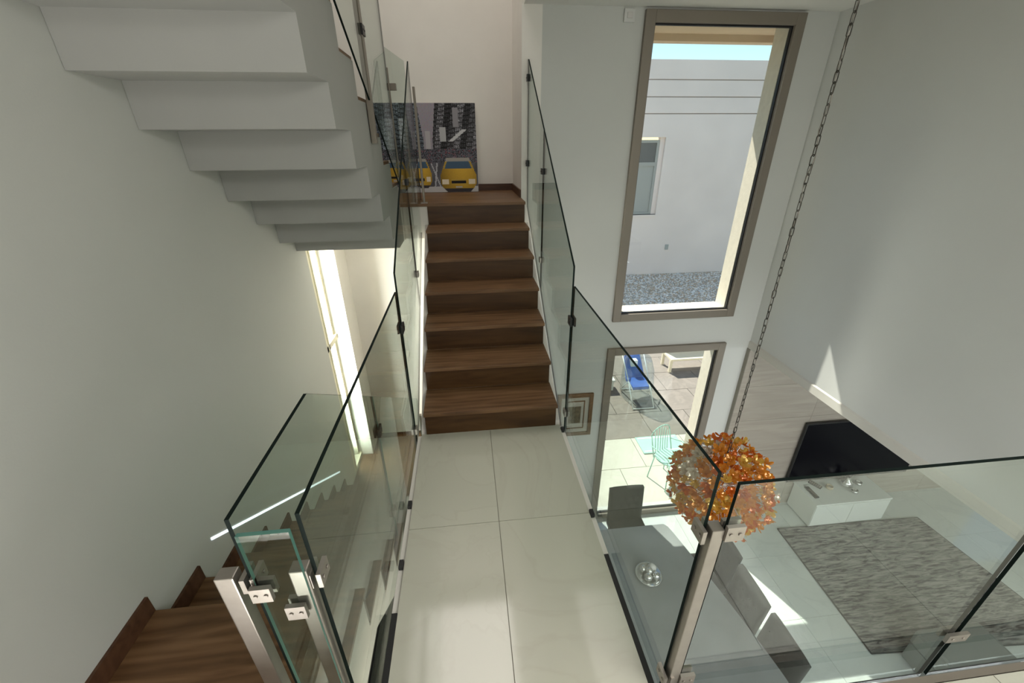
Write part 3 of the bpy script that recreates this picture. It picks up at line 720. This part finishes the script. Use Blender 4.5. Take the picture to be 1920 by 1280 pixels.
# ------------------------------------------------------------------ dining table, chairs
TZ = -2.32; TCX, TCY = 1.65, -0.63
def table():
    root = thing('dining_table', 'long boat shaped grey dining table below the hanging lamp', 'table', (TCX, TCY, ZL))
    L = 1.66; n = 24; right = []
    for i in range(n+1):
        y = L-2*L*i/n; wd = 0.725-0.315*abs(y/L)**1.25
        right.append((wd, y))
    rc = 0.05
    right[0] = (right[0][0]-0.03, L); right.insert(1, (right[0][0]+0.035, L-0.04)); right[-1] = (right[-1][0]-0.03, -L)
    left = [(-x, y) for x, y in right[::-1]]
    bm = bmesh.new(); bm_prism(bm, right+left, 2, TZ-ZL-0.035, TZ-ZL); build('tabletop', bm, M_TABLE, root)
    for s in (-1, 1):
        bm = bmesh.new(); bm_prism(bm, [(-0.26, 0.02), (-0.12, 0.30), (-0.20, TZ-ZL-0.035), (0.20, TZ-ZL-0.035), (0.12, 0.30), (0.26, 0.02)], 1, s*0.9-0.04, s*0.9+0.04)
        build('pedestal', bm, M_BLACK, root)
        box('foot_plate', (-0.32, s*0.9-0.16, 0), (0.32, s*0.9+0.16, 0.02), M_BLACK, root, 0.004)
    box('stretcher', (-0.03, -0.86, 0.25), (0.03, 0.86, 0.31), M_BLACK, root, 0.005)
table()
def make_chair(label):
    c = thing('dining_chair', label, 'chair')      # faces -X ; back at +X
    bm = bmesh.new(); bm_box(bm, (-0.24, -0.225, 0.40), (0.19, 0.225, 0.49)); build('seat', bm, M_CHAIR, c, 0.025)
    # tufted backrest, leaning outward a little
    bm = bmesh.new(); ny, nz = 17, 19; z0, z1 = 0.47, 0.965
    tufts = [(-0.14, .62), (-0.05, .62), (0.05, .62), (0.14, .62), (-0.095, .72), (0.0, .72), (0.095, .72), (-0.14, .82), (-0.05, .82), (0.05, .82), (0.14, .82)]
    def P(side, i, j):
        y = -0.215+0.43*i/(ny-1); z = z0+(z1-z0)*j/(nz-1)
        lean = 0.17+(z-z0)*0.10
        edge = min(1, min(i, ny-1-i)/1.5)*min(1, min(j, nz-1-j)/1.5)
        th = 0.045*(0.45+0.55*edge)
        if side < 0:
            for (ty, tz) in tufts: th -= 0.013*math.exp(-((y-ty)**2+(z-tz)**2)/0.0006)
            th += 0.004*math.sin(z*60)*edge*0
        # bowed top corners
        zz = z-0.012*abs(y/0.215)**4*((z-z0)/(z1-z0))
        return (lean+side*th, y, zz)
    g = {}
    for s in (-1, 1):
        for i in range(ny):
            for j in range(nz): g[s, i, j] = bm.verts.new(P(s, i, j))
    for s in (-1, 1):
        for i in range(ny-1):
            for j in range(nz-1):
                f = bm.faces.new((g[s,i,j], g[s,i+1,j], g[s,i+1,j+1], g[s,i,j+1])); f.smooth = True
    for i in range(ny-1):
        for j in (0, nz-1): bm.faces.new((g[-1,i,j], g[-1,i+1,j], g[1,i+1,j], g[1,i,j])).smooth = True
    for j in range(nz-1):
        for i in (0, ny-1): bm.faces.new((g[-1,i,j], g[-1,i,j+1], g[1,i,j+1], g[1,i,j])).smooth = True
    build('backrest', bm, M_CHAIR, c)
    bm = bmesh.new()
    for (ty, tz) in tufts:
        x = 0.17+(tz-z0)*0.10-0.034; bm_lathe(bm, (x, ty, tz-0.004), [(0.003, 0), (0.008, 0.004), (0.003, 0.008)], 8)
    build('buttons', bm, M_BLACK, c)['kind'] = 'stuff'
    for sx, sy in ((-0.19, -0.18), (-0.19, 0.18), (0.15, -0.18), (0.15, 0.18)):
        bm = bmesh.new(); bm_tube(bm, (sx*1.08, sy*1.08, 0), (sx, sy, 0.405), 0.012, 0.02, seg=8); build('leg', bm, M_BLACK, c)
    return c
GRP = 'grey dining chairs around the long table'
c0 = make_chair('charcoal tufted dining chair beside the table, half hidden behind the near steel post'); c0['group'] = GRP
c0.location = (2.31, 0.60, ZL)
for lab, x, y, rz in (('charcoal tufted dining chair at the table side, the fully seen one nearer the window', 2.27, 0.115, 0.0),
                      ('charcoal tufted dining chair at the table side, nearest the bottom edge of the photo', 2.27, -0.365, 0.0),
                      ('charcoal dining chair at the head of the table in front of the lower window', 1.72, 1.22, math.pi/2)):
    c = copy_tree(c0); c.location = (x, y, ZL); c.rotation_euler = (0, 0, rz); c['label'] = lab
b = thing('bowl', 'round silver tray holding glass balls on the grey dining table', 'bowl', (1.60, 0.44, TZ))
bm = bmesh.new(); bm_lathe(bm, (0, 0, 0), [(0.07, 0), (0.125, 0.02), (0.135, 0.03), (0.125, 0.03), (0.07, 0.012), (0.001, 0.01)], 32); build('tray', bm, M_SILVER, b)
for i, (x, y, r) in enumerate(((-0.045, 0.045, 0.04), (0.045, 0.04, 0.045), (-0.03, -0.05, 0.042), (0.055, -0.045, 0.04), (0.0, 0.0, 0.035))):
    bm = bmesh.new(); bmesh.ops.create_uvsphere(bm, u_segments=16, v_segments=10, radius=r, matrix=Matrix.Translation((x, y, 0.012+r+(0.03 if i == 4 else 0))))
    for f in bm.faces: f.smooth = True
    build('ball', bm, [M_SILVER, M_CANVAS, M_SILVER, M_CHROME, M_SILVER][i], b)

# ------------------------------------------------------------------ hanging lamp
LX, LY, LZ, LR = 1.65, -0.10, -0.535, 0.335
lamp = thing('pendant_lamp', 'big globe lamp of amber glass blossoms hanging on a long dark chain', 'lamp', (LX, LY, LZ))
bm = bmesh.new(); bmesh.ops.create_icosphere(bm, subdivisions=2, radius=0.06)
build('core', bm, M_CHROME, lamp)
gold = math.pi*(3-math.sqrt(5)); NB = 296
pts = []
for i in range(NB):
    z = 1-2*(i+.5)/NB; r = math.sqrt(1-z*z); a = gold*i
    pts.append(Vector((r*math.cos(a), r*math.sin(a), z)))
bm = bmesh.new()
for p in pts[::2]: bm_tube(bm, p*0.05, p*(LR-0.02), 0.0025, seg=5, caps=False)
build('wires', bm, M_CHROME, lamp)
def blossom_mesh(k, seed):
    rn = random.Random(seed); bm = bmesh.new(); npet = 5
    for q in range(npet):
        a = 2*math.pi*q/npet+rn.uniform(-.15, .15); ca, sa = math.cos(a), math.sin(a)
        prof = [(0.0, 0.006, 0.0), (0.016, 0.014, 0.012), (0.032, 0.021, 0.018), (0.046, 0.016, 0.030), (0.054, 0.005, 0.040)]
        rows = []
        for (r, hw, h) in prof:
            row = []
            for s in (-1, 0, 1):
                x = r; y = s*hw; zz = h-(0.006 if s == 0 else 0)+rn.uniform(-.002, .002)
                row.append(bm.verts.new((x*ca-y*sa, x*sa+y*ca, zz)))
            rows.append(row)
        for r0, r1 in zip(rows[:-1], rows[1:]):
            for i in range(2): bm.faces.new((r0[i], r0[i+1], r1[i+1], r1[i]))
    bmesh.ops.create_icosphere(bm, subdivisions=1, radius=0.008, matrix=Matrix.Translation((0, 0, 0.012)))
    me = bpy.data.meshes.new('blossom'); bm.to_mesh(me); bm.free(); me.materials.append(M_AMB[k]); return me
BM = [blossom_mesh(k, s) for k in range(4) for s in (1, 2)]
rn = random.Random(5)
for i, p in enumerate(pts):
    o = bpy.data.objects.new('blossom', BM[rn.choice((0, 1, 2, 3, 0, 1, 4, 5, 0, 1, 0, 2, 3, 6, 1, 4))]); COL.objects.link(o); o.parent = lamp
    d = (p+Vector((rn.uniform(-.6, .6), rn.uniform(-.6, .6), rn.uniform(-.6, .6)))).normalized()
    o.location = p*(LR+rn.uniform(-0.06, 0.01)); o.rotation_mode = 'QUATERNION'
    o.rotation_quaternion = d.to_track_quat('Z', 'Y') @ Matrix.Rotation(rn.uniform(0, 6), 3, 'Z').to_quaternion()
    sc_ = rn.uniform(0.62, 0.92); o.scale = (sc_, sc_, sc_)
ch = bpy.data.objects.new('chain', None); COL.objects.link(ch); ch.parent = lamp
def link_mesh():
    bm = bmesh.new(); n = 14; rr = 0.0026; ringv = []
    for i in range(n):
        a = 2*math.pi*i/n; x = 0.009*math.cos(a); z = 0.0125*math.sin(a)+(0.013 if math.sin(a) > 0 else -0.013 if math.sin(a) < -1e-6 else 0)
        c = Vector((x, 0, z)); d = Vector((math.cos(a), 0, math.sin(a)))
        ringv.append([bm.verts.new(c+d*rr*math.cos(b)+Vector((0, rr*math.sin(b), 0))) for b in (0, math.pi/2, math.pi, 3*math.pi/2)])
    for i in range(n):
        A, B = ringv[i], ringv[(i+1) % n]
        for k in range(4): bm.faces.new((A[k], A[(k+1) % 4], B[(k+1) % 4], B[k]))
    bmesh.ops.recalc_face_normals(bm, faces=bm.faces)
    me = bpy.data.meshes.new('chain_link'); bm.to_mesh(me); bm.free(); me.materials.append(M_CHAIN); return me
LM = link_mesh(); zz = 0.05; i = 0
while LZ+zz < ZC-0.03:
    o = bpy.data.objects.new('chain_link', LM); COL.objects.link(o); o.parent = ch
    o.location = (0, 0, zz); o.rotation_euler = (0, 0, (i % 2)*math.pi/2+rn.uniform(-.3, .3)); zz += 0.0435; i += 1
bm = bmesh.new(); bm_path(bm, [(0.006*math.sin(k*1.3), 0.006*math.cos(k*1.7), 0.05+k*0.06) for k in range(int((ZC-LZ-0.05)/0.06)+1)], 0.0028, seg=5)
build('electric_cord', bm, M_STEEL, lamp)
bm = bmesh.new(); bm_lathe(bm, (0, 0, ZC-LZ-0.035), [(0.02, 0), (0.05, 0.02), (0.055, 0.035)], 20); build('ceiling_rose', bm, M_CHAIN, lamp)

# ------------------------------------------------------------------ outdoors
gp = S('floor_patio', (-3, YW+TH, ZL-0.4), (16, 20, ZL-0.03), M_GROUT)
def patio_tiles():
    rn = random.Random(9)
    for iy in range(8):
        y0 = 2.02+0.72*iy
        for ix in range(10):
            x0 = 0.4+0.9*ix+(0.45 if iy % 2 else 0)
            m = M_PATIO_LIT if y0 < 3.2 else M_PATIO_SHADE  # lit tone near the window, painted shade on the tiles beyond
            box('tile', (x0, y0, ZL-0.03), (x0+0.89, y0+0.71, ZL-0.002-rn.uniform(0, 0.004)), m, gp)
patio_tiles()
gb = S('ground_gravel', (-3, 8.2, ZL-0.03), (16, 13.09, ZL), M_GRAVELB)
def gravel():
    rn = random.Random(4); V, Fc, mi = [], [], []
    for _ in range(16000):
        x, y = rn.uniform(3.5, 11.5), rn.uniform(9.2, 13.0); r = rn.uniform(0.018, 0.045)
        b = len(V); ax, ay, az = r*rn.uniform(.7, 1.3), r*rn.uniform(.7, 1.3), r*rn.uniform(.6, 1.0)
        V += [(x+ax, y, ZL+az*.4), (x, y+ay, ZL+az*.4), (x-ax, y, ZL+az*.4), (x, y-ay, ZL+az*.4), (x, y, ZL+az)]
        Fc += [(b, b+1, b+4), (b+1, b+2, b+4), (b+2, b+3, b+4), (b+3, b, b+4)]; mi += [rn.choice((0, 0, 1, 2))]*4
    me = bpy.data.meshes.new('gravel'); me.from_pydata(V, [], Fc)
    for m in M_GRAV: me.materials.append(m)
    for p, k in zip(me.polygons, mi): p.material_index = k
    o = bpy.data.objects.new('gravel', me); COL.objects.link(o); o['kind'] = 'stuff'
    o['label'] = 'mixed white and brown gravel on the ground before the neighbouring house'; o['category'] = 'gravel'
gravel()
nb = thing('neighbouring_house', 'lilac grey rendered house beyond the tall window with a small window', 'building', (0, 13.09, ZL))
def H_(z): return z-ZL
bm = bmesh.new()
NW = (5.35, 6.98, -0.79, 1.80)   # opening x0,x1,z0,z1
zt = 4.05
for lo_, hi_ in (((-14, 0, 0), (NW[0], 0.3, H_(2.5))), ((NW[1], 0, 0), (16, 0.3, H_(2.5))), ((NW[0], 0, 0), (NW[1], 0.3, H_(NW[2]))), ((NW[0], 0, H_(NW[3])), (NW[1], 0.3, H_(2.5)))): bm_box(bm, lo_, hi_)
build('wall', bm, M_NEIGH, nb)
for z0, z1 in ((2.53, 2.99), (3.02, 3.48), (3.51, 4.05)): box('band', (-14, -0.01, H_(z0)), (16, 0.3, H_(z1)), M_NEIGH, nb)
box('groove', (-14, 0.02, H_(2.5)), (16, 0.28, H_(4.0)), M_NBAND, nb)
wf = bpy.data.objects.new('window', None); COL.objects.link(wf); wf.parent = nb
ring('window_frame', NW[0]+0.45, NW[1]-0.15, H_(NW[2])+0.0, H_(NW[3])-0.08, 0.09, 0.12, 0.2, M_BLIND, wf)
box('transom', (NW[0]+0.54, 0.12, H_(0.88)), (NW[1]-0.24, 0.2, H_(1.0)), M_BLIND, wf)
box('pane', (NW[0]+0.5, 0.16, H_(NW[2])+0.05), (NW[1]-0.2, 0.18, H_(0.9)), M_BLIND, wf)
box('pane', (NW[0]+0.5, 0.16, H_(0.95)), (NW[1]-0.2, 0.18, H_(NW[3])-0.1), M_DGLASS, wf)
bm = bmesh.new(); bm_box(bm, (NW[1]-0.15, 0.1, H_(NW[2])), (NW[1], 0.3, H_(NW[3]))); bm_box(bm, (NW[0], 0.15, H_(NW[2])-0.0), (NW[0]+0.45, 0.3, H_(NW[3]))); build('reveal', bm, M_NEIGH, nb)
box('sill', (NW[0]-0.03, -0.03, H_(NW[2])-0.06), (NW[1]+0.02, 0.12, H_(NW[2])), M_NEIGH, nb)
box('outdoor_socket', (7.55, -0.03, H_(-2.12)), (7.68, 0, H_(-1.92)), M_BLIND, nb, 0.005)

# patio furniture
cv = thing('covered_patio_seat', 'blue seat wrapped in clear plastic on white legs on the patio', 'seat', (3.22, 4.72, ZL))
cv.scale = (0.82, 0.72, 0.85)
bm = bmesh.new()
import math as _m
def shell(bm, pts, wd, th):
    for (a, b, wa, wb) in pts:
        a, b = Vector(a), Vector(b); d = (b-a).normalized(); n = Vector((1, 0, 0)).cross(d)*th
        A = [bm.verts.new(p) for p in (a-Vector((wa, 0, 0))-n, a+Vector((wa, 0, 0))-n, a+Vector((wa, 0, 0))+n, a-Vector((wa, 0, 0))+n)]
        B = [bm.verts.new(p) for p in (b-Vector((wb, 0, 0))-n, b+Vector((wb, 0, 0))-n, b+Vector((wb, 0, 0))+n, b-Vector((wb, 0, 0))+n)]
        for i in range(4): bm.faces.new((A[i], A[(i+1) % 4], B[(i+1) % 4], B[i]))
        bm.faces.new(A); bm.faces.new(B)
shell(bm, [((0, -0.30, 0.40), (0, 0.15, 0.44), 0.20, 0.24), ((0, 0.15, 0.44), (0, 0.55, 0.86), 0.24, 0.20), ((0, 0.55, 0.86), (0, 0.72, 0.98), 0.20, 0.12)], 0, 0.04)
build('cushion', bm, M_BLUE, cv, 0.01)
box('label_patch', (-0.09, 0.30, 0.70), (0.07, 0.46, 0.86), M_WHITE, cv)
bm = bmesh.new()
for s in (-1, 1):
    bm_path(bm, [(s*0.26, -0.62, 0.02), (s*0.26, -0.10, 0.50), (s*0.28, 0.60, 1.02)], 0.014); bm_path(bm, [(s*0.26, 0.40, 0.02), (s*0.26, -0.10, 0.50), (s*0.26, -0.42, 0.44)], 0.014)
bm_tube(bm, (-0.26, -0.62, 0.02), (0.26, -0.62, 0.02), 0.014); bm_tube(bm, (-0.28, 0.60, 1.02), (0.28, 0.60, 1.02), 0.014); bm_tube(bm, (-0.26, 0.40, 0.02), (0.26, 0.40, 0.02), 0.014)
build('frame', bm, M_WHITE, cv)
bm = bmesh.new(); n = 10
prof = [(0.34, 0.05), (0.36, 0.45), (0.33, 0.85), (0.26, 1.08), (0.02, 1.15)]
rn = random.Random(2); rings = []
for r, z in prof: rings.append([bm.verts.new(((r+rn.uniform(-.03, .03))*math.cos(2*math.pi*i/n), 0.05+(r*1.7+rn.uniform(-.04, .04))*math.sin(2*math.pi*i/n), z)) for i in range(n)])
for a, b_ in zip(rings[:-1], rings[1:]):
    for i in range(n): bm.faces.new((a[i], a[(i+1) % n], b_[(i+1) % n], b_[i]))
build('plastic_cover', bm, M_CLEARP, cv)
pl = thing('garden_bench', 'cream framed garden bench with a beige panel at the back of the patio', 'bench', (4.35, 5.95, ZL))
box('panel', (0.05, 0.02, 0.35), (1.75, 0.05, 0.80), M_BEIGE, pl)
box('seat', (0, -0.40, 0.30), (1.8, 0.02, 0.35), M_CREAMW, pl, 0.005)
box('rail', (0, 0.0, 0.80), (1.8, 0.07, 0.86), M_CREAMW, pl, 0.005)
for x in (0.0, 1.74):
    for y in (-0.38, 0.0): box('leg', (x, y, 0), (x+0.06, y+0.06, 0.30 if y < 0 else 0.84), M_CREAMW, pl, 0.004)
pk = thing('planter_ledge', 'low white ledge on the patio at the left edge of the lower window view', 'ledge', (1.9, 5.0, ZL))
box('block', (0, 0, 0), (0.95, 0.28, 0.22), M_WHITE, pk, 0.01); box('coping', (-0.02, -0.02, 0.22), (0.97, 0.30, 0.26), M_WHITE, pk, 0.005)
mt = thing('doormat', 'pale mint rectangular mat lying on the patio', 'mat', (2.72, 3.02, ZL-0.002))
box('pile', (0, 0, 0), (0.75, 0.42, 0.018), M_MINT, mt, 0.004)
bm = bmesh.new(); bm_box(bm, (0.03, 0.03, 0.018), (0.72, 0.06, 0.021)); bm_box(bm, (0.03, 0.36, 0.018), (0.72, 0.39, 0.021)); build('border', bm, M_WHITE, mt)
gc = thing('garden_chair', 'pale mint metal garden chair with curled arms outside the lower window', 'chair', (2.80, 2.42, ZL-0.003), 0.4)
bm = bmesh.new(); bm_lathe(bm, (0, 0, 0.44), [(0.19, 0), (0.20, 0.012), (0.19, 0.02)], 20); build('seat', bm, M_MINT, gc)
bm = bmesh.new()
for k in range(-3, 4): bm_tube(bm, (k*0.05, 0.17, 0.45), (k*0.055, 0.23, 0.86-0.012*k*k), 0.006, seg=6)
bm_path(bm, [(-0.19, 0.12, 0.45)]+[(0.19*math.cos(a), 0.22, 0.78+0.12*math.sin(a)) for a in [math.pi-i*math.pi/8 for i in range(9)]]+[(0.19, 0.12, 0.45)], 0.009); build('backrest', bm, M_MINT, gc)
for sx in (-1, 1):
    for sy in (-1, 1):
        bm = bmesh.new(); bm_tube(bm, (sx*0.18, sy*0.18, 0.0), (sx*0.14, sy*0.14, 0.45), 0.009, seg=8); build('leg', bm, M_MINT, gc)
    bm = bmesh.new(); bm_path(bm, [(sx*0.2, 0.18, 0.62), (sx*0.24, 0.0, 0.66), (sx*0.24, -0.15, 0.64), (sx*0.22, -0.19, 0.58), (sx*0.20, -0.14, 0.55), (sx*0.18, -0.14, 0.44)], 0.008); build('armrest', bm, M_MINT, gc)
